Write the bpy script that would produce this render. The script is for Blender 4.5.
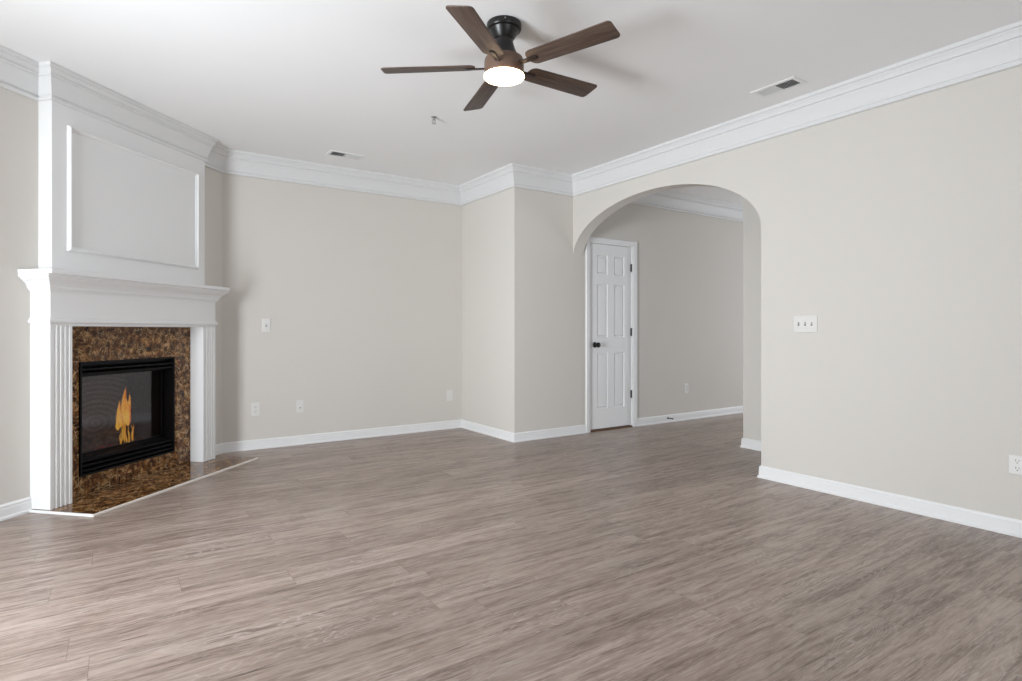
import bpy, bmesh, math, random
from mathutils import Vector, Matrix

PI = math.pi
sc = bpy.context.scene
COL = sc.collection
for o in list(bpy.data.objects):
    bpy.data.objects.remove(o)

# ------------------------------------------------------------------ camera, sky, light, exposure
EYE = 1.0815                      # camera height
YAW = math.radians(34.0202)       # right of the room's long axis (+Y)
FPX = 582.6                       # focal length in pixels of a 1022 px wide frame
cd = bpy.data.cameras.new('camera')
cd.sensor_width = 36.0
cd.lens = 36.0 * FPX / 1022.0
cd.shift_y = -(340.5 - 330.365) / 1022.0
cd.clip_start = 0.02
cam = bpy.data.objects.new('camera', cd)
cam.location = (0, 0, EYE)
cam.rotation_euler = (PI / 2, 0, -YAW)
COL.objects.link(cam)
sc.camera = cam

w = bpy.data.worlds.new('world')
sc.world = w
w.use_nodes = True
bg = w.node_tree.nodes['Background']
bg.inputs[0].default_value = (0.80, 0.90, 1.0, 1)
bg.inputs[1].default_value = 1.0


def area_light(name, loc, rot, sx, sy, power, color, spread=180):
    l = bpy.data.lights.new(name, 'AREA')
    l.shape = 'RECTANGLE'
    l.size = sx
    l.size_y = sy
    l.energy = power
    l.color = color
    l.spread = math.radians(spread)
    o = bpy.data.objects.new(name, l)
    o.location = loc
    o.rotation_euler = rot
    COL.objects.link(o)
    return o


# daylight standing in the window openings of the left wall, the rear wall and the hall
area_light('daylight_left', (-2.50, 2.15, 1.05), (0, -PI / 2, math.radians(24)), 1.8, 1.9, 246, (0.89, 0.948, 1.0), 124)
area_light('daylight_rear', (1.30, -2.12, 1.30), (PI / 2, 0, 0), 2.6, 1.9, 4, (0.885, 0.945, 1.0))
# added fill lamp, aimed up through the rear window to brighten the ceiling
area_light('ceiling_fill', (1.30, -2.35, 0.80), (math.radians(140), 0, 0), 2.5, 0.7, 38, (0.885, 0.945, 1.0))
area_light('daylight_hall', (9.14, 2.55, 1.15), (0, PI / 2, 0), 1.9, 2.2, 64, (0.90, 0.95, 1.0))

vs = sc.view_settings
vs.view_transform = 'Standard'
vs.look = 'None'
vs.exposure = 0.03
vs.gamma = 1.0
vs.use_curve_mapping = False
try:
    sc.cycles.max_bounces = 16
    sc.cycles.diffuse_bounces = 10
    sc.cycles.transparent_max_bounces = 12
except Exception:
    pass

# ------------------------------------------------------------------ measurements
H = 2.669          # ceiling
HH = 2.705         # hall ceiling
XR = 3.920         # arch wall, room side
XR2 = 4.056        # arch wall, hall side
YB = 5.692         # back wall
XB = 3.183         # side of the jutting corner
YF = 4.655         # front of the jutting corner, which runs on as the far hall wall
DW = 3.484         # distance of the corner wall, measured along its normal
XL = -1.90         # left wall
YR = -2.00         # rear wall
XH = 9.00          # end of hall
XP, XP2 = 4.792, 4.92   # wall across the passage
YP = 3.263
S2 = 2 ** -0.5
TD = Vector((S2, S2, 0))      # along the corner wall
ND = Vector((-S2, S2, 0))     # into the corner wall
YCL = DW / S2 + XL            # corner wall meets left wall
XCB = YB - DW / S2            # corner wall meets back wall


def dg(a, n, z=0.0):
    return TD * a + ND * n + Vector((0, 0, z))


# ------------------------------------------------------------------ materials
def nt(name):
    m = bpy.data.materials.new(name)
    m.use_nodes = True
    t = m.node_tree
    return m, t, t.nodes['Principled BSDF']


def N(t, kind, **kw):
    n = t.nodes.new(kind)
    for k, v in kw.items():
        setattr(n, k, v)
    return n


def setin(t, sock, v):
    if hasattr(v, 'is_output'):
        t.links.new(v, sock)
    else:
        sock.default_value = v


def mth(t, op, a, b=None, c=None):
    n = N(t, 'ShaderNodeMath', operation=op)
    setin(t, n.inputs[0], a)
    if b is not None:
        setin(t, n.inputs[1], b)
    if c is not None:
        setin(t, n.inputs[2], c)
    return n.outputs[0]


def ramp(t, fac, stops, interp='LINEAR'):
    n = N(t, 'ShaderNodeValToRGB')
    cr = n.color_ramp
    cr.interpolation = interp
    while len(cr.elements) < len(stops):
        cr.elements.new(0.5)
    for e, (p, c) in zip(cr.elements, stops):
        e.position = p
        e.color = (c[0], c[1], c[2], 1) if hasattr(c, '__len__') else (c, c, c, 1)
    setin(t, n.inputs[0], fac)
    return n.outputs[0]


def mix(t, fac, a, b, blend='MIX'):
    n = N(t, 'ShaderNodeMix', data_type='RGBA', blend_type=blend)
    setin(t, n.inputs[0], fac)
    for s, v in ((n.inputs[6], a), (n.inputs[7], b)):
        if not hasattr(v, 'is_output'):
            v = (v[0], v[1], v[2], 1)
        setin(t, s, v)
    return n.outputs[2]


def noise(t, vec, scale, detail=3.0, rough=0.5, dist=0.0):
    n = N(t, 'ShaderNodeTexNoise')
    t.links.new(vec, n.inputs['Vector'])
    n.inputs['Scale'].default_value = scale
    n.inputs['Detail'].default_value = detail
    n.inputs['Roughness'].default_value = rough
    n.inputs['Distortion'].default_value = dist
    return n.outputs['Fac']


def bump(t, bsdf, height, strength, dist=0.002):
    b = N(t, 'ShaderNodeBump')
    b.inputs['Strength'].default_value = strength
    b.inputs['Distance'].default_value = dist
    t.links.new(height, b.inputs['Height'])
    t.links.new(b.outputs[0], bsdf.inputs['Normal'])


def paint(name, col, rough=0.6, spec=0.5, grain=260.0, amt=0.02, var=0.012):
    m, t, b = nt(name)
    co = N(t, 'ShaderNodeTexCoord').outputs['Object']
    n1 = noise(t, co, 1.7, 2.0)
    c2 = tuple(x * (1 - var * 2) for x in col)
    t.links.new(mix(t, n1, col, c2), b.inputs['Base Color'])
    b.inputs['Roughness'].default_value = rough
    b.inputs['Specular IOR Level'].default_value = spec
    bump(t, b, noise(t, co, grain, 2.0), amt, 0.001)
    return m


M = {}
M['wall'] = paint('wall_paint', (0.635, 0.605, 0.563), 0.75, 0.25)
M['ceil'] = paint('ceiling_paint', (0.88, 0.88, 0.88), 0.9, 0.1)
M['white'] = paint('trim_paint', (0.79, 0.79, 0.79), 0.38, 0.45, 60, 0.01)
M['crown'] = paint('crown_paint', (0.70, 0.70, 0.70), 0.5, 0.3, 60, 0.01)
M['mantel'] = paint('mantel_paint', (0.77, 0.77, 0.77), 0.42, 0.4, 60, 0.01)
M['door'] = paint('door_paint', (0.80, 0.80, 0.80), 0.42, 0.4, 60, 0.01)
M['plastic'] = paint('white_plastic', (0.71, 0.695, 0.67), 0.3, 0.5, 30, 0.0)
M['slot'] = paint('slot_dark', (0.10, 0.095, 0.09), 0.6, 0.3, 30, 0.0)
M['ventmetal'] = paint('vent_enamel', (0.82, 0.82, 0.82), 0.45, 0.4, 30, 0.0)
M['duct'] = paint('duct_shade', (0.035, 0.035, 0.035), 0.8, 0.2, 30, 0.0)
M['black'] = paint('black_steel', (0.004, 0.004, 0.0045), 0.45, 0.16, 200, 0.01)
M['firebrick'] = paint('firebox_liner', (0.035, 0.03, 0.03), 0.9, 0.2, 60, 0.2)
M['housing_glow'] = paint('bronze_lamp_spill', (0.115, 0.066, 0.042), 0.42, 0.5, 80, 0.01)  # bronze fan housing, lightened and warmed to stand in for lamp spill
M['iron'] = paint('dark_iron', (0.024, 0.015, 0.011), 0.42, 0.4, 80, 0.01)
M['bronze'] = paint('bronze_black', (0.008, 0.007, 0.0065), 0.33, 0.4, 80, 0.01)
M['strip'] = paint('edge_strip', (0.78, 0.73, 0.68), 0.35, 0.5, 60, 0.01)
M['oak'] = paint('threshold_wood', (0.16, 0.075, 0.035), 0.5, 0.4, 60, 0.05, 0.2)
M['rubber'] = paint('stop_rubber', (0.05, 0.05, 0.05), 0.6, 0.3, 60, 0.0)
M['chrome'], _t, _b = nt('brushed_chrome')
_b.inputs['Metallic'].default_value = 1.0
_b.inputs['Base Color'].default_value = (0.55, 0.55, 0.55, 1)
_b.inputs['Roughness'].default_value = 0.28


def m_floor():
    m, t, b = nt('vinyl_planks')
    co = N(t, 'ShaderNodeTexCoord').outputs['Object']
    sp = N(t, 'ShaderNodeSeparateXYZ')
    t.links.new(co, sp.inputs[0])
    x, y = sp.outputs[0], sp.outputs[1]
    W, L = 0.181, 1.22
    yr = mth(t, 'DIVIDE', mth(t, 'ADD', y, 5.03), W)
    row = mth(t, 'FLOOR', yr)
    fy = mth(t, 'FRACT', yr)
    wn = N(t, 'ShaderNodeTexWhiteNoise', noise_dimensions='1D')
    t.links.new(row, wn.inputs['W'])
    xr = mth(t, 'ADD', mth(t, 'DIVIDE', mth(t, 'ADD', x, 6.0), L), wn.outputs['Value'])
    idx = mth(t, 'FLOOR', xr)
    fx = mth(t, 'FRACT', xr)
    cb = N(t, 'ShaderNodeCombineXYZ')
    t.links.new(row, cb.inputs[0])
    t.links.new(idx, cb.inputs[1])
    w2 = N(t, 'ShaderNodeTexWhiteNoise', noise_dimensions='3D')
    t.links.new(cb.outputs[0], w2.inputs['Vector'])
    rv = w2.outputs['Value']
    rs = N(t, 'ShaderNodeSeparateColor')
    t.links.new(w2.outputs['Color'], rs.inputs[0])
    r2, r3 = rs.outputs[1], rs.outputs[2]

    def stretched(sx, sy, off=23.0):
        c = N(t, 'ShaderNodeCombineXYZ')
        t.links.new(mth(t, 'ADD', mth(t, 'MULTIPLY', x, sx), mth(t, 'MULTIPLY', rv, off)), c.inputs[0])
        t.links.new(mth(t, 'ADD', mth(t, 'MULTIPLY', y, sy), mth(t, 'MULTIPLY', r2, off)), c.inputs[1])
        t.links.new(mth(t, 'MULTIPLY', r3, off), c.inputs[2])
        return c.outputs[0]
    broad = noise(t, stretched(0.8, 6.0), 1.0, 3.0, 0.55, 0.6)
    med = noise(t, stretched(2.6, 30.0), 1.0, 5.0, 0.62, 0.8)
    fleck = noise(t, stretched(6.0, 70.0, 57.0), 1.0, 4.0, 0.65, 0.6)
    fine = noise(t, stretched(13.0, 150.0), 1.0, 4.0, 0.65, 0.4)
    # cathedral figure: bands of a warped field, visible in patches only
    warp = noise(t, stretched(1.1, 5.5), 1.0, 2.0, 0.5, 0.3)
    rings = mth(t, 'FRACT', mth(t, 'MULTIPLY', mth(t, 'ADD', warp, mth(t, 'MULTIPLY', med, 0.06)), 34.0))
    ringl = ramp(t, rings, [(0.0, 1.0), (0.16, 0.0), (0.86, 0.0), (1.0, 1.0)])
    patch = ramp(t, noise(t, stretched(1.3, 4.0, 41.0), 1.0, 2.0), [(0.52, 0.0), (0.68, 1.0)])
    cath = mth(t, 'MULTIPLY', ringl, patch)
    dark, mid, light = (0.245, 0.180, 0.146), (0.312, 0.238, 0.197), (0.395, 0.318, 0.272)
    c = ramp(t, broad, [(0.25, dark), (0.5, mid), (0.78, light)])
    c = mix(t, ramp(t, med, [(0.34, 0.85), (0.53, 0.0)]), c, (0.150, 0.104, 0.083))
    c = mix(t, ramp(t, med, [(0.54, 0.0), (0.72, 0.6)]), c, (0.47, 0.385, 0.335))
    c = mix(t, mth(t, 'MULTIPLY', ramp(t, fleck, [(0.33, 1.0), (0.42, 0.0)]), ramp(t, broad, [(0.35, 0.9), (0.62, 0.35)])), c, (0.095, 0.065, 0.052))
    c = mix(t, mth(t, 'MULTIPLY', ramp(t, fine, [(0.50, 0.0), (0.60, 1.0)]), 0.40), c, (0.51, 0.43, 0.38))
    c = mix(t, mth(t, 'MULTIPLY', cath, 0.55), c, (0.56, 0.50, 0.465))
    tint = ramp(t, r3, [(0.0, (0.88, 0.875, 0.87)), (0.5, (1.0, 0.995, 0.99)), (1.0, (1.09, 1.09, 1.10))])
    c = mix(t, 1.0, c, tint, 'MULTIPLY')
    # joints
    ey = mth(t, 'MINIMUM', fy, mth(t, 'SUBTRACT', 1.0, fy))
    ex = mth(t, 'MINIMUM', fx, mth(t, 'SUBTRACT', 1.0, fx))
    jy = mth(t, 'LESS_THAN', ey, 0.007)
    jx = mth(t, 'LESS_THAN', ex, 0.0011)
    j = mth(t, 'MAXIMUM', jy, jx)
    c = mix(t, mth(t, 'MULTIPLY', j, 0.38), c, (0.08, 0.06, 0.05))
    t.links.new(c, b.inputs['Base Color'])
    t.links.new(ramp(t, med, [(0.3, 0.38), (0.7, 0.31)]), b.inputs['Roughness'])
    b.inputs['Specular IOR Level'].default_value = 0.5
    hgt = mth(t, 'SUBTRACT', mth(t, 'MULTIPLY', fine, 0.35), mth(t, 'MULTIPLY', j, 1.0))
    bump(t, b, hgt, 0.18, 0.0012)
    return m


M['floor'] = m_floor()


def m_marble():
    m, t, b = nt('brown_marble')
    co = N(t, 'ShaderNodeTexCoord').outputs['Object']
    wv = N(t, 'ShaderNodeTexNoise')
    t.links.new(co, wv.inputs['Vector'])
    wv.inputs['Scale'].default_value = 9.0
    wv.inputs['Detail'].default_value = 4.0
    sub = N(t, 'ShaderNodeVectorMath', operation='MULTIPLY_ADD')
    t.links.new(wv.outputs['Color'], sub.inputs[0])
    sub.inputs[1].default_value = (0.13, 0.13, 0.13)
    t.links.new(co, sub.inputs[2])
    v = sub.outputs[0]

    def crack(scale, lo, hi):
        vo = N(t, 'ShaderNodeTexVoronoi', feature='DISTANCE_TO_EDGE')
        t.links.new(v, vo.inputs['Vector'])
        vo.inputs['Scale'].default_value = scale
        return ramp(t, vo.outputs['Distance'], [(lo, 1.0), (hi, 0.0)])
    base = ramp(t, noise(t, v, 24.0, 7.0, 0.72),
                [(0.34, (0.009, 0.003, 0.001)), (0.45, (0.055, 0.020, 0.006)), (0.56, (0.185, 0.076, 0.022)), (0.69, (0.56, 0.32, 0.12))])
    big = mth(t, 'MULTIPLY', crack(15.0, 0.0, 0.05), ramp(t, noise(t, co, 13.0, 2.0), [(0.42, 0.0), (0.6, 0.8)]))
    small = mth(t, 'MULTIPLY', crack(42.0, 0.0, 0.10), ramp(t, noise(t, co, 26.0, 2.0), [(0.48, 0.0), (0.62, 0.75)]))
    c = mix(t, big, base, (0.62, 0.40, 0.19))
    c = mix(t, small, c, (0.68, 0.46, 0.24))
    t.links.new(c, b.inputs['Base Color'])
    b.inputs['Roughness'].default_value = 0.09
    b.inputs['Specular IOR Level'].default_value = 0.36
    return m


M['marble'] = m_marble()


def m_blade():
    m, t, b = nt('walnut_blade')
    co = N(t, 'ShaderNodeTexCoord').outputs['Object']
    mp = N(t, 'ShaderNodeMapping')
    mp.inputs['Scale'].default_value = (4.0, 60.0, 60.0)
    t.links.new(co, mp.inputs[0])
    n1 = noise(t, mp.outputs[0], 1.0, 5.0, 0.6, 0.8)
    c = ramp(t, n1, [(0.25, (0.035, 0.021, 0.015)), (0.5, (0.085, 0.054, 0.040)), (0.75, (0.145, 0.098, 0.073))])
    t.links.new(c, b.inputs['Base Color'])
    b.inputs['Roughness'].default_value = 0.5
    bump(t, b, n1, 0.1, 0.0006)
    return m


M['blade'] = m_blade()


def m_emit(name, col, strength):
    m, t, b = nt(name)
    b.inputs['Base Color'].default_value = (0.9, 0.88, 0.84, 1)
    b.inputs['Emission Color'].default_value = (*col, 1)
    b.inputs['Emission Strength'].default_value = strength
    return m


M['lamp'] = m_emit('lamp_opal', (1.0, 0.72, 0.45), 9.0)


def m_flame(name, zlo, zhi, k):
    m = bpy.data.materials.new(name)
    m.use_nodes = True
    t = m.node_tree
    t.nodes.clear()
    out = N(t, 'ShaderNodeOutputMaterial')
    co = N(t, 'ShaderNodeTexCoord').outputs['Object']
    sp = N(t, 'ShaderNodeSeparateXYZ')
    t.links.new(co, sp.inputs[0])
    z = mth(t, 'DIVIDE', mth(t, 'SUBTRACT', sp.outputs[2], zlo), zhi - zlo)
    lw = N(t, 'ShaderNodeLayerWeight')
    lw.inputs['Blend'].default_value = 0.35
    n1 = noise(t, co, 46.0, 4.0)
    core = mth(t, 'SUBTRACT', mth(t, 'ADD', mth(t, 'SUBTRACT', 0.98, lw.outputs['Facing']), mth(t, 'MULTIPLY', mth(t, 'SUBTRACT', n1, 0.25), 0.9)), mth(t, 'MULTIPLY', z, 0.62))
    c = ramp(t, core, [(0.12, (0.22, 0.008, 0.003)), (0.40, (0.60, 0.05, 0.008)), (0.62, (0.85, 0.24, 0.02)), (0.95, (0.90, 0.52, 0.05))])
    em = N(t, 'ShaderNodeEmission')
    t.links.new(c, em.inputs[0])
    em.inputs[1].default_value = k
    tr = N(t, 'ShaderNodeBsdfTransparent')
    mx = N(t, 'ShaderNodeMixShader')
    t.links.new(ramp(t, core, [(0.10, 0.06), (0.75, 0.85)]), mx.inputs[0])
    t.links.new(tr.outputs[0], mx.inputs[1])
    t.links.new(em.outputs[0], mx.inputs[2])
    t.links.new(mx.outputs[0], out.inputs[0])
    return m


M['flame'] = m_flame('gas_flame', 0.34, 0.70, 0.80)
M['flame_low'] = m_flame('gas_flame_low', 0.10, 0.75, 0.62)


def m_glass():
    m = bpy.data.materials.new('smoked_glass')
    m.use_nodes = True
    t = m.node_tree
    t.nodes.clear()
    out = N(t, 'ShaderNodeOutputMaterial')
    tr = N(t, 'ShaderNodeBsdfTransparent')
    tr.inputs[0].default_value = (0.80, 0.78, 0.78, 1)
    gl = N(t, 'ShaderNodeBsdfGlossy')
    gl.inputs['Roughness'].default_value = 0.06
    gl.inputs['Color'].default_value = (0.8, 0.8, 0.85, 1)
    lw = N(t, 'ShaderNodeLayerWeight')
    lw.inputs['Blend'].default_value = 0.5
    fac = mth(t, 'ADD', 0.05, mth(t, 'MULTIPLY', mth(t, 'POWER', lw.outputs['Facing'], 4.0), 0.9))
    mx = N(t, 'ShaderNodeMixShader')
    t.links.new(fac, mx.inputs[0])
    t.links.new(tr.outputs[0], mx.inputs[1])
    t.links.new(gl.outputs[0], mx.inputs[2])
    t.links.new(mx.outputs[0], out.inputs[0])
    return m


M['glass'] = m_glass()


def m_log():
    m, t, b = nt('ceramic_log')
    co = N(t, 'ShaderNodeTexCoord').outputs['Object']
    n1 = noise(t, co, 30.0, 5.0, 0.65)
    t.links.new(ramp(t, n1, [(0.35, (0.03, 0.017, 0.012)), (0.6, (0.14, 0.075, 0.045)), (0.8, (0.26, 0.16, 0.10))]), b.inputs['Base Color'])
    b.inputs['Roughness'].default_value = 0.9
    bump(t, b, n1, 0.5, 0.004)
    return m


M['log'] = m_log()


def m_ember():
    m, t, b = nt('glowing_embers')
    co = N(t, 'ShaderNodeTexCoord').outputs['Object']
    n1 = noise(t, co, 45.0, 3.0, 0.6)
    b.inputs['Base Color'].default_value = (0.03, 0.012, 0.008, 1)
    b.inputs['Roughness'].default_value = 0.95
    t.links.new(ramp(t, n1, [(0.5, (0.02, 0.0, 0.0)), (0.66, (0.9, 0.12, 0.02))]), b.inputs['Emission Color'])
    b.inputs['Emission Strength'].default_value = 0.6
    return m


M['ember'] = m_ember()


def m_liner():
    m, t, b = nt('swirled_liner')
    co = N(t, 'ShaderNodeTexCoord').outputs['Object']
    wv = N(t, 'ShaderNodeTexWave', wave_type='RINGS', rings_direction='Y', wave_profile='SIN')
    mp = N(t, 'ShaderNodeMapping')
    mp.inputs['Location'].default_value = (-.10, 0, -.62)
    mp.inputs['Scale'].default_value = (1.0, 1.0, 1.6)
    t.links.new(co, mp.inputs[0])
    t.links.new(mp.outputs[0], wv.inputs['Vector'])
    wv.inputs['Scale'].default_value = 5.5
    wv.inputs['Distortion'].default_value = 2.2
    wv.inputs['Detail'].default_value = 1.0
    wv.inputs['Detail Scale'].default_value = 6.0
    t.links.new(mix(t, wv.outputs['Fac'], (0.12, 0.11, 0.11), (0.19, 0.175, 0.175)), b.inputs['Base Color'])
    b.inputs['Roughness'].default_value = 0.8
    bump(t, b, wv.outputs['Fac'], 0.6, 0.006)
    return m


M['liner'] = m_liner()


# ------------------------------------------------------------------ helpers
def new_obj(name, bm, mat, parent=None, smooth=False, loc=None, rot=None):
    bmesh.ops.recalc_face_normals(bm, faces=bm.faces[:])
    me = bpy.data.meshes.new(name)
    bm.to_mesh(me)
    bm.free()
    if mat is not None:
        me.materials.append(M[mat] if isinstance(mat, str) else mat)
    if smooth:
        me.polygons.foreach_set('use_smooth', [True] * len(me.polygons))
        try:
            me.set_sharp_from_angle(angle=math.radians(smooth if smooth is not True else 38))
        except Exception:
            pass
    o = bpy.data.objects.new(name, me)
    COL.objects.link(o)
    if parent is not None:
        o.parent = parent
    if loc is not None:
        o.location = loc
    if rot is not None:
        o.rotation_euler = rot
    return o


def empty(name, loc=(0, 0, 0), rz=0.0):
    o = bpy.data.objects.new(name, None)
    o.empty_display_size = 0.1
    o.location = loc
    o.rotation_euler = (0, 0, rz)
    COL.objects.link(o)
    return o


def tag(o, label=None, cat=None, group=None, kind=None):
    if label:
        o['label'] = label
    if cat:
        o['category'] = cat
    if group:
        o['group'] = group
    if kind:
        o['kind'] = kind
    return o


def box(bm, x0, x1, y0, y1, z0, z1, bev=0.0, seg=2):
    r = bmesh.ops.create_cube(bm, size=1.0)
    vv = r['verts']
    for v in vv:
        v.co = Vector((x0 + (v.co.x + .5) * (x1 - x0), y0 + (v.co.y + .5) * (y1 - y0), z0 + (v.co.z + .5) * (z1 - z0)))
    if bev > 0:
        ed = list({e for v in vv for e in v.link_edges})
        bmesh.ops.bevel(bm, geom=ed, offset=bev, segments=seg, profile=0.5, affect='EDGES', clamp_overlap=True)
    return bm


def prism(bm, pts, fn, lo, hi):
    """pts: closed 2-D outline; fn(p, t) -> 3-D point; extruded from t=lo to t=hi"""
    a = [bm.verts.new(fn(p, lo)) for p in pts]
    b = [bm.verts.new(fn(p, hi)) for p in pts]
    n = len(pts)
    bm.faces.new(a)
    bm.faces.new(b[::-1])
    for i in range(n):
        bm.faces.new((a[i], b[i], b[(i + 1) % n], a[(i + 1) % n]))
    return bm


def lathe(bm, prof, seg=40, c=(0, 0), axis='z'):
    """prof: list of (r, z); closed at r=0 ends"""
    rings = []
    for r, z in prof:
        if r < 1e-6:
            p = (c[0], c[1], z)
            rings.append([bm.verts.new(p)])
        else:
            rings.append([bm.verts.new((c[0] + r * math.cos(2 * PI * k / seg), c[1] + r * math.sin(2 * PI * k / seg), z)) for k in range(seg)])
    for A, B in zip(rings, rings[1:]):
        for k in range(seg):
            k2 = (k + 1) % seg
            if len(A) == 1 and len(B) > 1:
                bm.faces.new((A[0], B[k], B[k2]))
            elif len(B) == 1 and len(A) > 1:
                bm.faces.new((A[k], B[0], A[k2]))
            elif len(A) > 1:
                bm.faces.new((A[k], B[k], B[k2], A[k2]))
    for R in (rings[0], rings[-1]):
        if len(R) > 1:
            bm.faces.new(R)
    return bm


def BM():
    return bmesh.new()


def run(path, i, prof, inset_a=None, inset_b=None, zsign=1):
    """one straight length of moulding on path[i]-path[i+1], room on the right of travel; ends mitred to the neighbours.
    prof: (projection, z) outline."""
    P = [Vector((p[0], p[1])) for p in path]
    a, b = P[i], P[i + 1]
    d = (b - a).normalized()
    n = Vector((d.y, -d.x))

    def miter(k):
        # offset direction at vertex k per unit projection
        if 0 < k < len(P) - 1:
            d0 = (P[k] - P[k - 1]).normalized()
            d1 = (P[k + 1] - P[k]).normalized()
            n0 = Vector((d0.y, -d0.x))
            n1 = Vector((d1.y, -d1.x))
            m = n0 + n1
            return m / (1 + n0.dot(n1))
        return n
    ma, mb = miter(i), miter(i + 1)
    bm = BM()
    va = [bm.verts.new((a.x + ma.x * p, a.y + ma.y * p, z)) for p, z in prof]
    vb = [bm.verts.new((b.x + mb.x * p, b.y + mb.y * p, z)) for p, z in prof]
    k = len(prof)
    bm.faces.new(va)
    bm.faces.new(vb[::-1])
    for q in range(k):
        bm.faces.new((va[q], vb[q], vb[(q + 1) % k], va[(q + 1) % k]))
    return bm


BASE = [(0, 0), (0.0200, 0), (0.0200, 0.012), (0.0170, 0.017), (0.0125, 0.018), (0.0125, 0.062), (0.0105, 0.066), (0.0105, 0.070), (0.0125, 0.074), (0.0110, 0.081), (0.0060, 0.088), (0, 0.088)]
CROWN = [(0, -.200), (.014, -.200), (.019, -.196), (.021, -.189), (.019, -.182), (.011, -.179), (.011, -.171), (.017, -.169), (.021, -.150), (.029, -.125), (.039, -.100),
         (.050, -.078), (.050, -.069), (.060, -.066), (.062, -.058), (.058, -.054), (.064, -.042), (.072, -.031), (.072, -.024), (.080, -.021), (.084, -.014), (.085, 0), (0, 0)]


def crown_at(z):
    return [(p, z + q) for p, q in CROWN]


# ------------------------------------------------------------------ the room
T = 0.145
bm = BM()
box(bm, XL - T, XH + T, YR - T, 6.2, -0.12, 0.0)
tag(new_obj('floor', bm, 'floor'), 'grey-brown wood plank floor running through room and hall', 'floor', kind='structure')
bm = BM()
box(bm, XL - T, XR2, YR - T, 6.2, H, H + 0.16)
tag(new_obj('ceiling', bm, 'ceil'), 'smooth white ceiling of the main room', 'ceiling', kind='structure')
bm = BM()
box(bm, XR2, XH + T, YR - T, 6.2, HH, HH + 0.16)
tag(new_obj('ceiling_hall', bm, 'ceil'), 'white ceiling of the hall beyond the arch', 'ceiling', kind='structure')


def wall_poly(name, pts, fn, lo, hi, label):
    b_ = BM()
    prism(b_, pts, fn, lo, hi)
    return tag(new_obj(name, b_, 'wall'), label, 'wall', kind='structure')


# left wall with a window opening (outside the frame)
def pierced(name, u0, u1, wu0, wu1, wz0, wz1, z1, fn, label):
    b_ = BM()
    for (a0, a1, c0, c1) in ((u0, wu0, 0, z1), (wu1, u1, 0, z1), (wu0, wu1, 0, wz0), (wu0, wu1, wz1, z1)):
        fn(b_, a0, a1, c0, c1)
    return tag(new_obj(name, b_, 'wall'), label, 'wall', kind='structure')


pierced('wall_left', YR, YCL + 0.05, 1.50, 2.72, 0.15, 2.05, H, lambda b_, a0, a1, c0, c1: box(b_, XL - T, XL, a0, a1, c0, c1), 'greige wall with the big window, left of camera')
pierced('wall_rear', XL - T, XR2, 0.0, 2.6, 0.35, 2.25, H, lambda b_, a0, a1, c0, c1: box(b_, a0, a1, YR - T, YR, c0, c1), 'greige wall with a window behind the camera')
pierced('wall_hall', YR - T, YF, 1.40, 3.70, 0.15, 2.15, HH, lambda b_, a0, a1, c0, c1: box(b_, XH, XH + T, a0, a1, c0, c1), 'greige end wall of the hall with a window')
bm = BM()
box(bm, XR2, XH + T, YR - T, YR, 0, HH)
tag(new_obj('wall_hall_rear', bm, 'wall'), 'greige rear wall of the hall', 'wall', kind='structure')

# window frames in those three openings
def win_frame(name, fn, u0, u1, z0, z1):
    r = empty(name)
    tag(r, 'white window frame out of view of the photo', 'window', kind='structure')
    b_ = BM()
    f = 0.05
    for (a0, a1, c0, c1) in ((u0, u1, z0, z0 + f), (u0, u1, z1 - f, z1), (u0, u0 + f, z0 + f, z1 - f), (u1 - f, u1, z0 + f, z1 - f), ((u0 + u1) / 2 - .02, (u0 + u1) / 2 + .02, z0 + f, z1 - f)):
        fn(b_, a0, a1, c0, c1)
    new_obj('window_frame', b_, 'white', r)


win_frame('window_1', lambda b_, a0, a1, c0, c1: box(b_, XL - .09, XL - .04, a0, a1, c0, c1), 1.50, 2.72, 0.15, 2.05)
win_frame('window_2', lambda b_, a0, a1, c0, c1: box(b_, a0, a1, YR - .09, YR - .04, c0, c1), 0.0, 2.6, 0.35, 2.25)
win_frame('window_3', lambda b_, a0, a1, c0, c1: box(b_, XH + .04, XH + .09, a0, a1, c0, c1), 1.40, 3.70, 0.15, 2.15)

# corner wall at 45 degrees, cut open for the firebox
A0, A1 = dg(0, 0), None
aL = Vector((XL, YCL, 0)).dot(TD)
aR = Vector((XCB, YB, 0)).dot(TD)
CW = 3.580                    # centre of the fireplace along the corner wall
IL, IR, IB, IT = -0.416, 0.393, 0.132, 0.875     # fireplace insert, in fireplace coordinates
bm = BM()
for (a0, a1, z0, z1) in ((aL - .05, CW + IL - .012, 0, H), (CW + IR + .012, aR + .05, 0, H), (CW + IL - .012, CW + IR + .012, 0, IB - .012), (CW + IL - .012, CW + IR + .012, IT + .012, H)):
    prism(bm, [(a0, DW), (a1, DW), (a1, DW + .12), (a0, DW + .12)], lambda p, t: dg(p[0], p[1], t), z0, z1)
tag(new_obj('wall_corner', bm, 'wall'), 'greige diagonal wall behind the fireplace', 'wall', kind='structure')
bm = BM()
box(bm, XCB - .05, XB, YB, YB + T, 0, H)
tag(new_obj('wall_back', bm, 'wall'), 'long greige back wall right of the fireplace', 'wall', kind='structure')
bm = BM()
box(bm, XB, XB + T, YF + T, YB + T, 0, H)
tag(new_obj('wall_side', bm, 'wall'), 'narrow bright side face of the jutting corner', 'wall', kind='structure')

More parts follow.
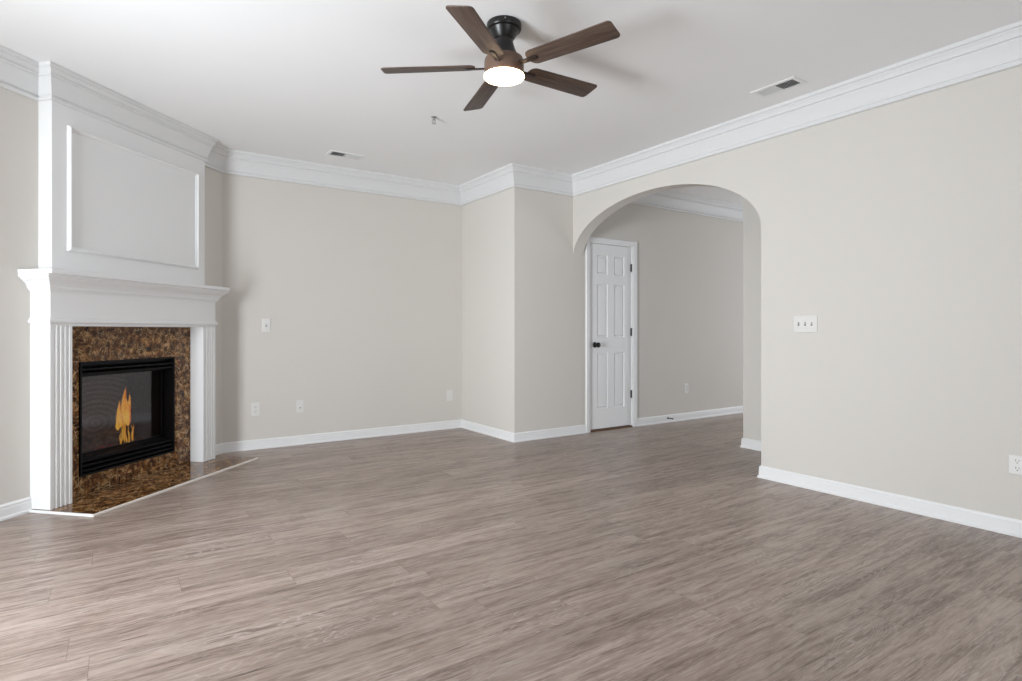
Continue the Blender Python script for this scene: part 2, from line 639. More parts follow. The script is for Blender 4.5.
# far wall: jutting corner face + hall wall, notched for the door
DX0, DX1, DZ = 4.150, 4.797, 2.030
wall_poly('wall_far', [(XB, 0), (DX0, 0), (DX0, DZ), (DX1, DZ), (DX1, 0), (XH, 0), (XH, HH), (XR2, HH), (XR2, H), (XB, H)],
          lambda p, t: Vector((p[0], t, p[1])), YF, YF + T, 'greige wall of the jutting corner running on behind the arch')
bm = BM()
box(bm, DX0 - .1, DX1 + .1, YF + T, YF + T + .05, 0, 2.2)  # panel added behind the leaf to stop outside light leaking under the door
tag(new_obj('wall_door_backing', bm, 'wall'), 'unseen backing panel added behind the white door against light leaks', 'wall', kind='structure')

# arch wall
YJ = 2.520
AZ0, AB = 1.838, 0.494
yc, ya = (YJ + YF) / 2, (YF - YJ) / 2
pts = [(YR, 0), (YJ, 0)]
NA = 64
for k in range(NA + 1):
    th = PI - PI * k / NA
    z = AZ0 + AB * math.sin(th)
    pts.append((yc + ya * math.cos(th), max(z, AZ0) if k < NA else AZ0 + 0.03))
pts += [(YF, H), (YR, H)]
o = wall_poly('wall_right', pts, lambda p, t: Vector((t, p[0], p[1])), XR, XR2, 'greige right wall with the wide elliptical arch')
# smooth soffit
me = o.data
me.set_sharp_from_angle(angle=math.radians(35))
me.polygons.foreach_set('use_smooth', [abs(p.normal.x) < 0.5 and abs(p.normal.z) > 0.02 for p in me.polygons])
bm = BM()
box(bm, XR, XR2, YR, YF, H + .0, HH)   # header above the ceiling line, between the two ceilings
bm.free()
bm = BM()
box(bm, XP, XP2, YR, YP, 0, HH)
tag(new_obj('wall_passage', bm, 'wall'), 'greige wall end seen as a bright strip inside the arch', 'wall', kind='structure')

# ------------------------------------------------------------------ mouldings
cham = [dg(CW - .660, DW), dg(CW - .660, 3.385), dg(CW + .643, 3.385), dg(CW + .643, DW)]
cpath = [(XL, YR), (XL, YCL)] + [(p.x, p.y) for p in cham] + [(XCB, YB), (XB, YB), (XB, YF), (XR, YF), (XR, YR)]
tags = {0: 'left wall, outside the frame', 1: 'diagonal wall left of the fireplace', 5: 'diagonal wall right of the fireplace',
        6: 'long back wall', 7: 'side face of the jutting corner', 8: 'front face of the jutting corner', 9: 'right wall above the arch'}
ti = 1
for i in range(len(cpath) - 1):
    if i in (2, 3, 4):
        continue
    sub = cpath[:i + 2] if i == 1 else cpath[i:] if i == 5 else cpath      # square ends where the overmantel stands in front
    o = new_obj('trim_%d' % ti, run(sub, 0 if i == 5 else i, crown_at(H)), 'crown')
    tag(o, 'white crown moulding along the ' + tags[i], 'crown moulding', kind='structure')
    ti += 1
hp = [(XR2, YF), (XH, YF)]
tag(new_obj('trim_%d' % ti, run(hp, 0, crown_at(HH)), 'crown'), 'white crown moulding along the hall wall behind the arch', 'crown moulding', kind='structure')
ti += 1
pp = [(XP2, YR), (XP2, YP), (XP, YP), (XP, YR)]
for i in range(3):
    tag(new_obj('trim_%d' % ti, run(pp, i, crown_at(HH)), 'crown'), 'white crown moulding on the passage wall, hidden above the arch', 'crown moulding', kind='structure')
    ti += 1


def base_piece(name, path, i, label):
    return tag(new_obj(name, run(path, i, BASE), 'white'), label, 'baseboard', kind='structure')


bp = [(XL, YR), (XL, YCL), tuple(dg(2.8685, DW))[:2]]
base_piece('baseboard_left', bp, 0, 'white baseboard on the left wall, outside the frame')
base_piece('baseboard_corner', bp, 1, 'short white baseboard left of the fireplace')
bp = [tuple(dg(CW + .712, DW))[:2], (XCB, YB), (XB, YB), (XB, YF), (4.088, YF)]
base_piece('baseboard_nook', bp, 0, 'tiny white baseboard right of the fireplace')
base_piece('baseboard_back', bp, 1, 'white baseboard along the long back wall')
base_piece('baseboard_side', bp, 2, 'white baseboard on the side face of the jutting corner')
base_piece('baseboard_front', bp, 3, 'white baseboard between jutting corner and white door')
bp = [(4.846, YF), (XH, YF)]
base_piece('baseboard_hall', bp, 0, 'white baseboard along the hall wall right of the door')
bp = [(XR2, YR), (XR2, YJ), (XR, YJ), (XR, YR)]
base_piece('baseboard_arch_back', bp, 0, 'white baseboard on the hall side of the arch wall')
base_piece('baseboard_arch_end', bp, 1, 'white baseboard around the end of the arch wall')
base_piece('baseboard_right', bp, 2, 'long white baseboard on the right wall')
base_piece('baseboard_passage_back', pp, 0, 'white baseboard on the far side of the passage wall')
base_piece('baseboard_passage_end', pp, 1, 'white baseboard at the end of the passage wall')
base_piece('baseboard_passage', pp, 2, 'white baseboard of the bright wall strip inside the arch')

# ------------------------------------------------------------------ fireplace
FR = PI / 4
FL = dg(CW, DW)


def froot(name):
    return empty(name, FL, FR)


def fz(n):                     # measured distance from camera axis -> local y (negative = into the room)
    return n - DW


# overmantel
OML, OMR = -.660, .643
om = froot('overmantel')
tag(om, 'white panelled overmantel rising from mantel to ceiling above the fireplace', 'overmantel')
bm = BM()
box(bm, OML, OMR, fz(3.385), -.0005, 1.4405, H - .0005)
new_obj('body', bm, 'mantel', om)
MOULD = [(0, 0), (.004, .010), (.010, .018), (.016, .020), (.020, .013), (.024, .009), (.030, .006), (.030, 0)]
ox0, ox1, oz0, oz1 = -.564, .566, 1.572, 2.356
bm = BM()
rings = []
for (d, h) in MOULD:
    rings.append([bm.verts.new((x, fz(3.385) - h, z)) for x, z in ((ox0 + d, oz0 + d), (ox1 - d, oz0 + d), (ox1 - d, oz1 - d), (ox0 + d, oz1 - d))])
for A, B in zip(rings, rings[1:]):
    for k in range(4):
        bm.faces.new((A[k], A[(k + 1) % 4], B[(k + 1) % 4], B[k]))
new_obj('panel_moulding', bm, 'mantel', om)
lp = [(OML, 0), (OML, fz(3.385)), (OMR, fz(3.385)), (OMR, 0)]
lp2 = [(-2.0, 0)] + lp + [(2.0, 0)]
bm = BM()
for i in (1, 2, 3):
    b2 = run(lp2, i, [(p * .8, z) for p, z in crown_at(H - .0005)])
    tmp = bpy.data.meshes.new('tmp')
    b2.to_mesh(tmp)
    b2.free()
    bm.from_mesh(tmp)
    bpy.data.meshes.remove(tmp)
new_obj('crown_moulding', bm, 'crown', om)

# mantel surround
mt = froot('fireplace_mantel')
tag(mt, 'white fireplace mantel with fluted pilasters and a moulded shelf', 'mantel')
FN = fz(3.338)
HX = .711
HZ = 0.016
# shelf
bm = BM()
box(bm, -.785, .765, fz(3.243), -.0005, 1.412, 1.4395, 0.004)
new_obj('shelf', bm, 'mantel', mt)
# cornice under the shelf
CO = [(0, 1.318), (.008, 1.318), (.010, 1.326), (.016, 1.330), (.020, 1.345), (.030, 1.362), (.045, 1.376), (.056, 1.384), (.060, 1.392), (.070, 1.396), (.072, 1.412), (0, 1.412)]


def wrap(prof, hx, y0, yback=-.0005):
    path = [(-hx, yback + .5), (-hx, yback), (-hx, y0), (hx, y0), (hx, yback), (hx, yback + .5)]
    b_ = BM()
    for i in (1, 2, 3):
        b2 = run(path, i, prof)
        tmp = bpy.data.meshes.new('tmp')
        b2.to_mesh(tmp)
        b2.free()
        b_.from_mesh(tmp)
        bpy.data.meshes.remove(tmp)
    return b_


new_obj('cornice', wrap(CO, HX, FN), 'mantel', mt)
bm = BM()
box(bm, -HX, HX, FN, -.0005, 1.107, 1.412, 0.0015)
new_obj('frieze', bm, 'mantel', mt)
BEAD = [(0, 1.122), (.006, 1.122), (.012, 1.128), (.014, 1.136), (.012, 1.144), (.006, 1.148), (.004, 1.158), (0, 1.160)]
new_obj('bead_moulding', wrap(BEAD, HX, FN), 'mantel', mt)


def pilaster(x0, x1):
    b_ = BM()
    wd = x1 - x0
    pts_ = [(x0, -.0005), (x0, FN)]
    m_ = .014
    nfl = 4
    step = (wd - 2 * m_) / nfl
    for k in range(nfl):
        c = x0 + m_ + step * (k + .5)
        r = step * .36
        for q in range(9):
            th = PI * q / 8
            pts_.append((c - r * math.cos(th), FN + r * .75 * math.sin(th)))
    pts_ += [(x1, FN), (x1, -.0005)]
    prism(b_, pts_, lambda p, t: Vector((p[0], p[1], t)), HZ + .0005, 1.107)
    return b_


PW = .141
for s in (0, 1):
    x0 = -HX if s == 0 else HX - PW
    new_obj('pilaster', pilaster(x0, x0 + PW), 'mantel', mt, smooth=30)

# marble facing
mf = froot('marble_facing')
tag(mf, 'polished brown veined marble slabs framing the black firebox', 'fireplace surround')
MY = fz(3.457)
mx = HX - PW - .0005
for nm, (x0, x1, z0, z1) in (('header_slab', (-mx, mx, IT, 1.1065)), ('side_slab', (-mx, IL, HZ, IT)), ('side_slab', (IR, mx, HZ, IT)), ('lower_slab', (IL, IR, HZ, IB))):
    bm = BM()
    e = 0.0006
    box(bm, x0 + e, x1 - e, MY, -.0005, z0 + e, z1 - e, 0.0008, 1)
    new_obj(nm, bm, 'marble', mf)

# hearth
he = froot('hearth')
tag(he, 'low polished brown marble hearth with pale edging strips on the floor', 'hearth')
hx0, hx1, hy = -.735, .810, fz(3.009)
bm = BM()
box(bm, hx0 + .016, hx1, hy + .018, -.021, 0.0005, HZ - .0005)
new_obj('marble_slab', bm, 'marble', he)
bm = BM()
box(bm, hx0, hx1, hy, hy + .018, 0.0005, HZ - .0005, .003)
new_obj('edge_strip', bm, 'strip', he)
bm = BM()
box(bm, hx0, hx0 + .016, hy + .018, -.021, 0.0005, HZ - .0005, .003)
new_obj('edge_strip', bm, 'white', he)

# gas insert
gi = froot('gas_fireplace_insert')
tag(gi, 'black louvred gas fireplace insert with a burning flame behind glass', 'fireplace insert')
FF = fz(3.446)
GY = fz(3.548)
e = .001
xl, xr, zb, zt = IL + e, IR - e, IB + e, IT - e
bm = BM()
lip = .012
for (x0, x1, z0, z1) in ((xl, xl + lip, zb, zt), (xr - lip, xr, zb, zt), (xl + lip, xr - lip, zt - lip, zt), (xl + lip, xr - lip, zb, zb + lip)):
    box(bm, x0, x1, FF, GY + .02, z0, z1, .0015, 1)
new_obj('outer_frame', bm, 'black', gi)
# firebox shell
bm = BM()
D = .34
for (x0, x1, y0, y1, z0, z1) in ((xl, xl + .006, GY + .02, GY + D, zb, zt), (xr - .006, xr, GY + .02, GY + D, zb, zt), (xl, xr, GY + D, GY + D + .006, zb, zt),
                                 (xl, xr, GY + .02, GY + D, zb - .006, zb), (xl, xr, GY + .02, GY + D, zt, zt + .006)):
    box(bm, x0, x1, y0, y1, z0, z1)
new_obj('firebox', bm, 'firebrick', gi)


bm = BM()
box(bm, xl + .02, xr - .02, GY + D - .012, GY + D - .0005, zb + .02, zt - .02, .002, 1)
new_obj('back_liner', bm, 'liner', gi)


def slat(z, depth=.040, thick=.010, tilt=.014):
    b_ = BM()
    y0 = FF + .010
    pts_ = [(y0, z), (y0 + .004, z - .004), (y0 + depth, z + tilt - .004), (y0 + depth, z + tilt + thick), (y0 + .006, z + thick + .001), (y0, z + thick - .003)]
    prism(b_, pts_, lambda p, t: Vector((t, p[0], p[1])), xl + lip, xr - lip)
    return b_


def plate(z0, z1, y0, y1):
    b_ = BM()
    box(b_, xl + lip, xr - lip, y0, y1, z0, z1, .001, 1)
    return b_


for z in (.822, .792):
    new_obj('upper_louvre', slat(z), 'black', gi)
for z in (.160, .192, .224):
    new_obj('lower_louvre', slat(z), 'black', gi)
new_obj('back_plate', plate(.780, zt - lip, FF + .055, FF + .062), 'black', gi)
new_obj('back_plate', plate(zb + lip, .252, FF + .055, FF + .062), 'black', gi)
bm = BM()
gz0, gz1 = .245, .790
for (x0, x1, z0, z1) in ((xl + lip, xl + lip + .022, gz0, gz1), (xr - lip - .022, xr - lip, gz0, gz1), (xl + lip + .022, xr - lip - .022, gz1 - .018, gz1), (xl + lip + .022, xr - lip - .022, gz0, gz0 + .018)):
    box(bm, x0, x1, GY - .010, GY + .012, z0, z1, .0015, 1)
new_obj('glass_frame', bm, 'black', gi)
bm = BM()
box(bm, xl + lip + .022, xr - lip - .022, GY, GY + .004, gz0 + .018, gz1 - .018)
new_obj('glass_pane', bm, 'glass', gi)
# ember bed and logs
rnd = random.Random(4)
bm = BM()
nx, ny = 30, 10
vs_ = {}
for i in range(nx + 1):
    for j in range(ny + 1):
        x = -.32 + .62 * i / nx
        y = GY + .05 + .22 * j / ny
        edge = min(i, nx - i, j * 2, (ny - j) * 2) / 4
        vs_[i, j] = bm.verts.new((x, y, zb + .004 + min(1, edge) * (.075 + rnd.random() * .022)))
for i in range(nx):
    for j in range(ny):
        bm.faces.new((vs_[i, j], vs_[i + 1, j], vs_[i + 1, j + 1], vs_[i, j + 1]))
new_obj('ember_bed', bm, 'ember', gi)


def log(p0, p1, r):
    b_ = BM()
    p0, p1 = Vector(p0), Vector(p1)
    ax = (p1 - p0).normalized()
    u = ax.cross(Vector((0, 0, 1))).normalized()
    v = ax.cross(u)
    n, sg = 10, 14
    rings_ = []
    ph = rnd.random() * 6
    for i in range(n + 1):
        tt = i / n
        c = p0.lerp(p1, tt) + u * math.sin(tt * 5 + ph) * r * .18
        rr = r * (1 - .22 * tt) * (1 + .08 * math.sin(tt * 11 + ph))
        rings_.append([b_.verts.new(c + (u * math.cos(2 * PI * k / sg) + v * math.sin(2 * PI * k / sg)) * rr * (1 + .08 * math.sin(3 * k + i + ph))) for k in range(sg)])
    for A, B in zip(rings_, rings_[1:]):
        for k in range(sg):
            b_.faces.new((A[k], B[k], B[(k + 1) % sg], A[(k + 1) % sg]))
    b_.faces.new(rings_[0])
    b_.faces.new(rings_[-1][::-1])
    return b_


lz = zb + .10
for p0, p1, r in (((-.33, GY + .20, lz + .03), (.29, GY + .22, lz + .035), .040), ((-.28, GY + .11, lz), (.02, GY + .17, lz + .04), .032), ((.27, GY + .10, lz), (-.04, GY + .18, lz + .055), .030),
                  ((-.15, GY + .13, lz + .075), (.17, GY + .19, lz + .10), .026)):
    new_obj('log', log(p0, p1, r), 'log', gi, smooth=60)


def tongue(x, y, z0, h, r, lean, ph):
    b_ = BM()
    n, sg = 18, 14
    rings_ = []
    for i in range(n + 1):
        t_ = i / n
        rr = r * (math.sin(PI * min(1, t_ * 1.0) ** .62) ** .9) * (1 - .25 * t_) + .0006
        cx_ = x + lean * t_ ** 1.6 + .010 * math.sin(t_ * 7 + ph) * t_
        cy_ = y + .006 * math.cos(t_ * 6 + ph) * t_
        rings_.append([b_.verts.new((cx_ + rr * math.cos(2 * PI * k / sg), cy_ + rr * .6 * math.sin(2 * PI * k / sg), z0 + h * t_)) for k in range(sg)])
    for A, B in zip(rings_, rings_[1:]):
        for k in range(sg):
            b_.faces.new((A[k], B[k], B[(k + 1) % sg], A[(k + 1) % sg]))
    b_.faces.new(rings_[0])
    b_.faces.new(rings_[-1][::-1])
    return b_


fx = .112
for x, y, z0, h, r, lean, ph in ((fx + .008, .17, .365, .300, .036, .020, 0.3), (fx - .034, .16, .365, .205, .025, -.012, 1.7), (fx + .046, .17, .365, .245, .026, .014, 3.0), (fx + .024, .15, .37, .21, .024, -.008, 4.4),
                                 (fx - .062, .15, .350, .110, .016, -.018, 4.0)):
    new_obj('flame', tongue(x, GY + y - .07, z0, h, r, lean, ph), 'flame', gi, smooth=True)
for k in range(9):
    x = fx - .050 + k * .0125 + rnd.uniform(-.004, .004)
    new_obj('flame', tongue(x, GY + .07 + rnd.uniform(-.015, .03), .225 + rnd.uniform(0, .05), rnd.uniform(.10, .16), rnd.uniform(.007, .011), rnd.uniform(-.014, .014), k * 1.3), 'flame_low', gi, smooth=True)

# ------------------------------------------------------------------ door in the hall
dr = empty('door_1', (0, YF, 0))
tag(dr, 'narrow white six-panel door seen through the arch', 'door', kind='structure')
lx0, lx1, lz0, lz1 = 4.166, 4.780, .022, 2.012
LY = .016            # leaf front behind the wall face
bm = BM()
LW, LH = lx1 - lx0, lz1 - lz0
xs = [0, .104, .257, .357, .510, LW]
zs = [0, .215, .815, .985, 1.560, 1.665, 1.870, LH]
g = {}
for i, x in enumerate(xs):
    for j, z in enumerate(zs):
        g[i, j] = bm.verts.new((lx0 + x, LY, lz0 + z))
cells = []
for i in range(5):
    for j in range(7):
        f = bm.faces.new((g[i, j], g[i + 1, j], g[i + 1, j + 1], g[i, j + 1]))
        if i in (1, 3) and j in (1, 3, 5):
            cells.append(f)
for f in cells:
    r = bmesh.ops.inset_region(bm, faces=[f], thickness=.007, depth=0)
    for v in f.verts:
        v.co.y += .014
    bmesh.ops.inset_region(bm, faces=[f], thickness=.012, depth=0)
    bmesh.ops.inset_region(bm, faces=[f], thickness=.016, depth=0)
    for v in f.verts:
        v.co.y -= .009
# edges and back
bd = [e_ for e_ in bm.edges if e_.is_boundary]
r = bmesh.ops.extrude_edge_only(bm, edges=bd)
for v in [q for q in r['geom'] if isinstance(q, bmesh.types.BMVert)]:
    v.co.y = LY + .035
bd = [e_ for e_ in bm.edges if e_.is_boundary]
bmesh.ops.holes_fill(bm, edges=bd, sides=0)
new_obj('leaf', bm, 'door', dr)
# jamb
bm = BM()
JT = .012
for (x0, x1, z0, z1) in ((DX0 + .0005, lx0 - .003, 0.0005, DZ - .0005), (lx1 + .003, DX1 - .0005, 0.0005, DZ - .0005), (lx0 - .003, lx1 + .003, lz1 + .003, DZ - .0005)):
    box(bm, x0, x1, -.001, T - .002, z0, z1)
new_obj('jamb', bm, 'white', dr)
bm = BM()
for (x0, x1, z0, z1) in ((lx0 - .003, lx0 + .010, 0.0005, lz1 + .003), (lx1 - .010, lx1 + .003, 0.0005, lz1 + .003), (lx0 + .01, lx1 - .01, lz1 - .008, lz1 + .003)):
    box(bm, x0, x1, LY + .037, LY + .07, z0, z1)
new_obj('stop', bm, 'white', dr)
CAS = [(0, 0), (0, .008), (.006, .011), (.012, .011), (.018, .014), (.046, .018), (.054, .018), (.057, .014), (.057, 0)]   # from the inner edge outwards: (distance, projection)


def casing(kind):
    b_ = BM()
    ix0, ix1, iz = 4.147, 4.791, 2.019

    if kind == 'l':
        ends = [(lambda d: ix0 - d, lambda d: 0.0005), (lambda d: ix0 - d, lambda d: iz + d)]
    elif kind == 'r':
        ends = [(lambda d: ix1 + d, lambda d: 0.0005), (lambda d: ix1 + d, lambda d: iz + d)]
    else:
        ends = [(lambda d: ix0 - d, lambda d: iz + d), (lambda d: ix1 + d, lambda d: iz + d)]
    A_, B_ = [[b_.verts.new((fx_(d), -h, fz_(d))) for d, h in CAS] for fx_, fz_ in ends]
    k_ = len(CAS)
    b_.faces.new(A_)
    b_.faces.new(B_[::-1])
    for q in range(k_):
        b_.faces.new((A_[q], B_[q], B_[(q + 1) % k_], A_[(q + 1) % k_]))
    return b_


for k in 'lrt':
    new_obj('casing', casing(k), 'white', dr)
# hinges
for z in (1.782, 1.063, .367):
    bm = BM()
    hxp = lx1 + .0015
    lathe(bm, [(0, z - .046), (.004, z - .046), (.0065, z - .043), (.0065, z + .043), (.004, z + .046), (0, z + .046)], 14, (hxp, LY - .007))
    box(bm, hxp - .012, hxp, LY - .003, LY + .001, z - .042, z + .042)
    box(bm, hxp, hxp + .012, LY - .003, LY + .001, z - .042, z + .042)
    new_obj('hinge', bm, 'bronze', dr, smooth=True)
# knob
kn = empty('tmp')
bpy.data.objects.remove(kn)
bm = BM()
lathe(bm, [(0, 0), (.030, 0), (.031, .004), (.027, .009), (.014, .011), (.011, .016), (.011, .030), (.018, .036), (.026, .045), (.0285, .055), (.026, .064), (.016, .070), (0, .072)], 28)
bmesh.ops.rotate(bm, verts=bm.verts[:], cent=(0, 0, 0), matrix=Matrix.Rotation(PI / 2, 3, 'X'))
bmesh.ops.translate(bm, verts=bm.verts[:], vec=(4.236, LY, .926))
new_obj('knob', bm, 'bronze', dr, smooth=True)
bm = BM()
box(bm, lx0 - .003, lx1 + .003, YF - .004, YF + .06, .0005, .014, .004)
tag(new_obj('trim_threshold', bm, 'oak'), 'brown wooden threshold under the white door', 'threshold', kind='structure')

# ------------------------------------------------------------------ ceiling fan
FX, FY = 1.660, 2.523
cf = empty('ceiling_fan', (FX, FY, H))
tag(cf, 'flush-mount ceiling fan with five dark wood blades and a lit round lamp', 'ceiling fan')
bm = BM()
lathe(bm, [(0, -.0005), (.088, -.0005), (.090, -.004), (.090, -.026), (.087, -.032), (.076, -.036), (.068, -.052), (.056, -.072), (.050, -.080), (0, -.080)], 48)
new_obj('canopy', bm, 'bronze', cf, smooth=True)
bm = BM()
lathe(bm, [(0, -.080), (.046, -.080), (.046, -.092), (.050, -.110), (.060, -.140), (.070, -.160), (.076, -.172), (0, -.172)], 48)
new_obj('neck', bm, 'bronze', cf, smooth=True)
bm = BM()
lathe(bm, [(0, -.172), (.080, -.172), (.096, -.180), (.101, -.190), (.103, -.205), (.101, -.250), (.098, -.267), (0, -.267)], 56)
new_obj('motor_housing', bm, 'housing_glow', cf, smooth=True)
bm = BM()
lathe(bm, [(0, -.2675), (.100, -.2675), (.1045, -.269), (.1055, -.273), (.103, -.279), (.090, -.284), (.060, -.288), (.025, -.290), (0, -.2905)], 56)
new_obj('lamp_diffuser', bm, 'lamp', cf, smooth=True)
# canopy screw
for k in range(3):
    an = math.radians(-120 + 120 * k)
    bm = BM()
    lathe(bm, [(0, 0), (.004, 0), (.004, .003), (.0025, .005), (0, .005)], 12)
    bmesh.ops.rotate(bm, verts=bm.verts[:], cent=(0, 0, 0), matrix=Matrix.Rotation(PI / 2, 3, 'Y'))
    bmesh.ops.translate(bm, verts=bm.verts[:], vec=(.0895, 0, -.015))
    bmesh.ops.rotate(bm, verts=bm.verts[:], cent=(0, 0, 0), matrix=Matrix.Rotation(an, 3, 'Z'))
    new_obj('screw', bm, 'chrome', cf, smooth=True)


def blade_outline(r0, r1, w0, w1, rc0, rc1):
    pts_ = []

    def arc(cx_, cy_, r, a0, a1, n=8):
        for q in range(n + 1):
            a_ = math.radians(a0 + (a1 - a0) * q / n)
            pts_.append((cx_ + r * math.cos(a_), cy_ + r * math.sin(a_)))
    arc(r1 - rc1, w1 / 2 - rc1, rc1, 90, 0)
    arc(r1 - rc1, -w1 / 2 + rc1, rc1, 0, -90)
    arc(r0 + rc0, -w0 / 2 + rc0, rc0, -90, -180)
    arc(r0 + rc0, w0 / 2 - rc0, rc0, 180, 90)
    return pts_


BZ = -.222
PITCH = math.radians(12.0)
TILT = Matrix.Rotation(math.radians(2.5), 3, Vector((math.cos(math.radians(-97.3)), math.sin(math.radians(-97.3)), 0)))   # the hub hangs a little out of level
proto_b = proto_i = None
for k, ang in enumerate((0, 72, 144, 216, 288)):
    a_ = math.radians(ang + 2.9)
    if proto_b is None:
        bm = BM()
        prism(bm, blade_outline(.150, .629, .112, .128, .038, .022), lambda p, t: Vector((p[0], p[1], t)), -.0035, .0035)
        bm.normal_update()
        ed = [e_ for e_ in bm.edges if abs(e_.verts[0].co.z - e_.verts[1].co.z) < 1e-6]
        bmesh.ops.bevel(bm, geom=ed, offset=.0022, segments=2, profile=.5, affect='EDGES')
        b_o = new_obj('blade', bm, 'blade', cf, smooth=30)
        proto_b = b_o
        bm = BM()
        # iron: neck from the housing, then a rounded pad under the blade root
        prism(bm, blade_outline(.095, .205, .026, .030, .006, .0149), lambda p, t: Vector((p[0], p[1], t)), -.0095, -.0036)
        ed = [e_ for e_ in bm.edges if abs(e_.verts[0].co.z - e_.verts[1].co.z) < 1e-6]
        bmesh.ops.bevel(bm, geom=ed, offset=.002, segments=2, profile=.5, affect='EDGES')
        i_o = new_obj('blade_iron', bm, 'iron', b_o, smooth=30)
        proto_i = i_o
    else:
        b_o = proto_b.copy()
        COL.objects.link(b_o)
        i_o = proto_i.copy()
        COL.objects.link(i_o)
        i_o.parent = b_o
    b_o.location = (0, 0, BZ)
    b_o.rotation_euler = (TILT @ Matrix.Rotation(a_, 3, 'Z') @ Matrix.Rotation(-PITCH, 3, 'X')).to_euler()

# ------------------------------------------------------------------ ceiling registers and sprinkler
def register(loc, rz, label):
    """two-way register: two banks of slats leaning outwards; local x is its length; the -x bank opens to -x"""
    r = empty('ceiling_vent', loc, rz)
    tag(r, label, 'vent', 'ceiling vents')
    L, Wd = .306, .156
    ol, ow = .125, .052
    b_ = BM()
    fr = [(0, 0), (.0, -.0015), (.010, -.006), (.022, -.007), (.026, -.004)]
    for (x0, x1, y0, y1) in ((-L / 2, L / 2, -Wd / 2, -ow), (-L / 2, L / 2, ow, Wd / 2), (-L / 2, -ol, -ow, ow), (ol, L / 2, -ow, ow), (-.005, .005, -ow, ow)):
        box(b_, x0, x1, y0, y1, -.007, -.0008, .0012, 1)
    new_obj('face_frame', b_, 'ventmetal', r)
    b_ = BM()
    box(b_, -ol, ol, -ow, ow, -.0016, -.0009)  # flat dark sheet painted as the shade inside the duct
    new_obj('duct_shade_sheet', b_, 'duct', r)
    for s in (-1, 1):
        for k_ in range(9):
            x = s * (.012 + k_ * .0125)
            b_ = BM()
            # slat leaning outwards at its lower edge
            p_ = [(x, -.002), (x + s * .006, -.0095), (x + s * .0068, -.0092), (x + s * .0008, -.0018)]
            prism(b_, p_, lambda p, t: Vector((p[0], t, p[1])), -ow, ow)
            new_obj('slat', b_, 'ventmetal', r)
    return r


register((1.703, 5.205, H), 0, 'white two-way ceiling vent near the back wall')
register((3.573, 2.176, H), PI / 2, 'white two-way ceiling vent near the right wall')

sp = empty('fire_sprinkler', (1.951, 3.914, H))
tag(sp, 'small fire sprinkler head on the ceiling behind the fan', 'sprinkler')
bm = BM()
lathe(bm, [(0, -.0005), (.022, -.0005), (.022, -.003), (.018, -.007), (.011, -.010), (0, -.010)], 28)
new_obj('escutcheon', bm, 'chrome', sp, smooth=True)
bm = BM()
lathe(bm, [(0, -.010), (.009, -.010), (.009, -.020), (.005, -.022), (0, -.022)], 16)
box(bm, -.013, -.010, -.0025, .0025, -.045, -.020)
box(bm, .010, .013, -.0025, .0025, -.045, -.020)
box(bm, -.013, .013, -.0025, .0025, -.048, -.044)
lathe(bm, [(0, -.022), (.003, -.022), (.003, -.044), (0, -.044)], 10)
new_obj('frame_arms', bm, 'chrome', sp)
bm = BM()
lathe(bm, [(0, -.048), (.016, -.048), (.016, -.0495), (0, -.0495)], 18)
new_obj('deflector', bm, 'chrome', sp)

# ------------------------------------------------------------------ wall plates
def plate_root(name, loc, rz, label, cat, wd=.070, ht=.115, group='wall plates'):
    """local -y faces the room"""
    r = empty(name, loc, rz)
    tag(r, label, cat)
    b_ = BM()
    box(b_, -wd / 2, wd / 2, -.0058, -.0004, -ht / 2, ht / 2, .0028, 2)
    new_obj('plate', b_, 'plastic', r)
    return r


def screws(r, pts_):
    for x, z in pts_:
        b_ = BM()
        lathe(b_, [(0, 0), (.0032, 0), (.0028, .0012), (0, .0014)], 12)
        bmesh.ops.rotate(b_, verts=b_.verts[:], cent=(0, 0, 0), matrix=Matrix.Rotation(PI / 2, 3, 'X'))
        bmesh.ops.translate(b_, verts=b_.verts[:], vec=(x, -.0057, z))
        new_obj('screw', b_, 'plastic', r)


def toggle(r, x):
    b_ = BM()
    box(b_, x - .0055, x + .0055, -.0064, -.0050, -.0125, .0125)
    s_ = new_obj('switch_slot', b_, 'slot', r)
    b_ = BM()
    prism(b_, [(-.0060, -.005), (-.0060, .006), (-.0150, .0105), (-.0165, .0065), (-.0100, -.002)], lambda p, t: Vector((t, p[0], p[1])), x - .0042, x + .0042)
    new_obj('toggle', b_, 'plastic', r)
    screws(r, [(x, .030), (x, -.030)])


def receptacles(r):
    for zc in (.0195, -.0195):
        b_ = BM()
        pts_ = []
        for q in range(28):
            a_ = 2 * PI * q / 28
            pts_.append((.0172 * math.cos(a_), max(-.0135, min(.0135, .0172 * math.sin(a_)))))
        prism(b_, pts_, lambda p, t: Vector((p[0], t, p[1] + zc)), -.0078, -.0052)
        o_ = new_obj('receptacle', b_, 'plastic', r)
        b_ = BM()
        box(b_, -.0078, -.0052, -.0084, -.0074, zc + .000, zc + .0095)
        box(b_, .0052, .0076, -.0084, -.0074, zc + .001, zc + .0085)
        lathe(b_, [(0, 0), (.0030, 0), (.0030, .0010), (0, .0010)], 12)
        vv = [v for v in b_.verts if abs(v.co.z) < .0011 and abs(v.co.y) < .004]
        for v in vv:
            v.co = Vector((v.co.x, -.0084 + v.co.z, zc - .0075 + v.co.y))
        new_obj('slots', b_, 'slot', o_)
    screws(r, [(0, 0)])


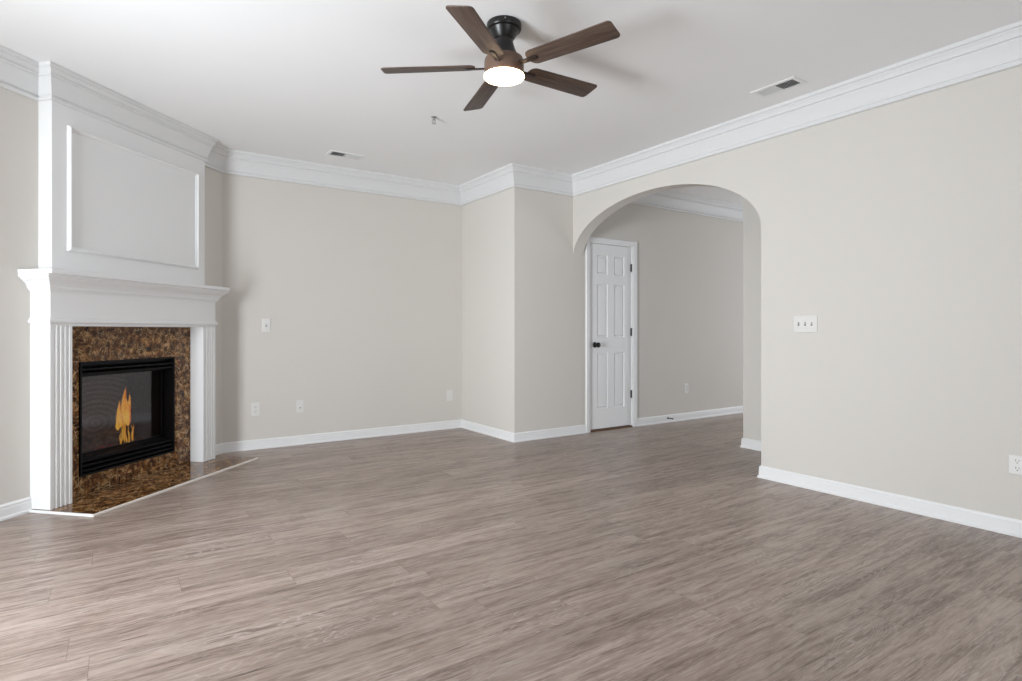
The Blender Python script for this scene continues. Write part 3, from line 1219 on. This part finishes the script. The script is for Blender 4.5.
tg = plate_root('light_switch', (XR, 2.188, 1.126), -PI / 2, 'triple white toggle switch plate on the right wall beside the arch', 'light switch', .165, .115)
for x in (-.046, 0, .046):
    toggle(tg, x)
rt = plate_root('wall_outlet', (XR, 1.047, .374), -PI / 2, 'white duplex outlet low on the right wall at the picture edge', 'outlet', .075, .100)
receptacles(rt)
sw = plate_root('light_switch', (1.129, YB, 1.128), 0, 'single white toggle switch on the back wall right of the mantel', 'light switch', .072, .125)
toggle(sw, 0)
o1 = plate_root('wall_outlet', (1.037, YB, .365), 0, 'white duplex outlet low on the back wall, nearest the fireplace', 'outlet', .076, .122)
receptacles(o1)
o2 = plate_root('cable_plate', (1.428, YB, .360), 0, 'white cable jack plate low on the back wall, second from the fireplace', 'wall plate', .072, .120)
bm = BM()
lathe(bm, [(0, 0), (.0055, 0), (.0055, .003), (.0042, .003), (.0042, .011), (.0015, .011), (.0015, .006), (0, .006)], 16)
bmesh.ops.rotate(bm, verts=bm.verts[:], cent=(0, 0, 0), matrix=Matrix.Rotation(PI / 2, 3, 'X'))
bmesh.ops.translate(bm, verts=bm.verts[:], vec=(0.004, -.0057, -.012))
new_obj('jack', bm, 'slot', o2, smooth=True)
screws(o2, [(0, .042), (0, -.042)])
o3 = plate_root('blank_plate', (3.026, YB, .365), 0, 'plain white plate low on the back wall near the jutting corner', 'wall plate', .078, .122)
screws(o3, [(0, .042), (0, -.042)])
o4 = plate_root('wall_outlet', (5.700, YF, .380), 0, 'white duplex outlet low on the hall wall right of the door', 'outlet', .075, .118)
receptacles(o4)

# door stop on the hall baseboard
ds = empty('door_stop', (5.355, YF - .0130, .052))
tag(ds, 'small dark spring door stop on the hall baseboard', 'door stop')
bm = BM()
lathe(bm, [(0, .0005), (.011, .0005), (.011, .004), (.006, .007), (0, .007)], 16)
bmesh.ops.rotate(bm, verts=bm.verts[:], cent=(0, 0, 0), matrix=Matrix.Rotation(PI / 2, 3, 'X'))
new_obj('mount', bm, 'bronze', ds, smooth=True)
bm = BM()
prof = [(0, .007)]
for k in range(13):
    prof += [(.0055, .0075 + k * .0045), (.0040, .0095 + k * .0045)]
prof += [(0, .066)]
lathe(bm, prof, 14)
bmesh.ops.rotate(bm, verts=bm.verts[:], cent=(0, 0, 0), matrix=Matrix.Rotation(PI / 2, 3, 'X'))
new_obj('spring', bm, 'bronze', ds, smooth=True)
bm = BM()
lathe(bm, [(0, .066), (.007, .066), (.008, .070), (.008, .078), (.006, .081), (0, .081)], 14)
bmesh.ops.rotate(bm, verts=bm.verts[:], cent=(0, 0, 0), matrix=Matrix.Rotation(PI / 2, 3, 'X'))
new_obj('rubber_tip', bm, 'rubber', ds, smooth=True)
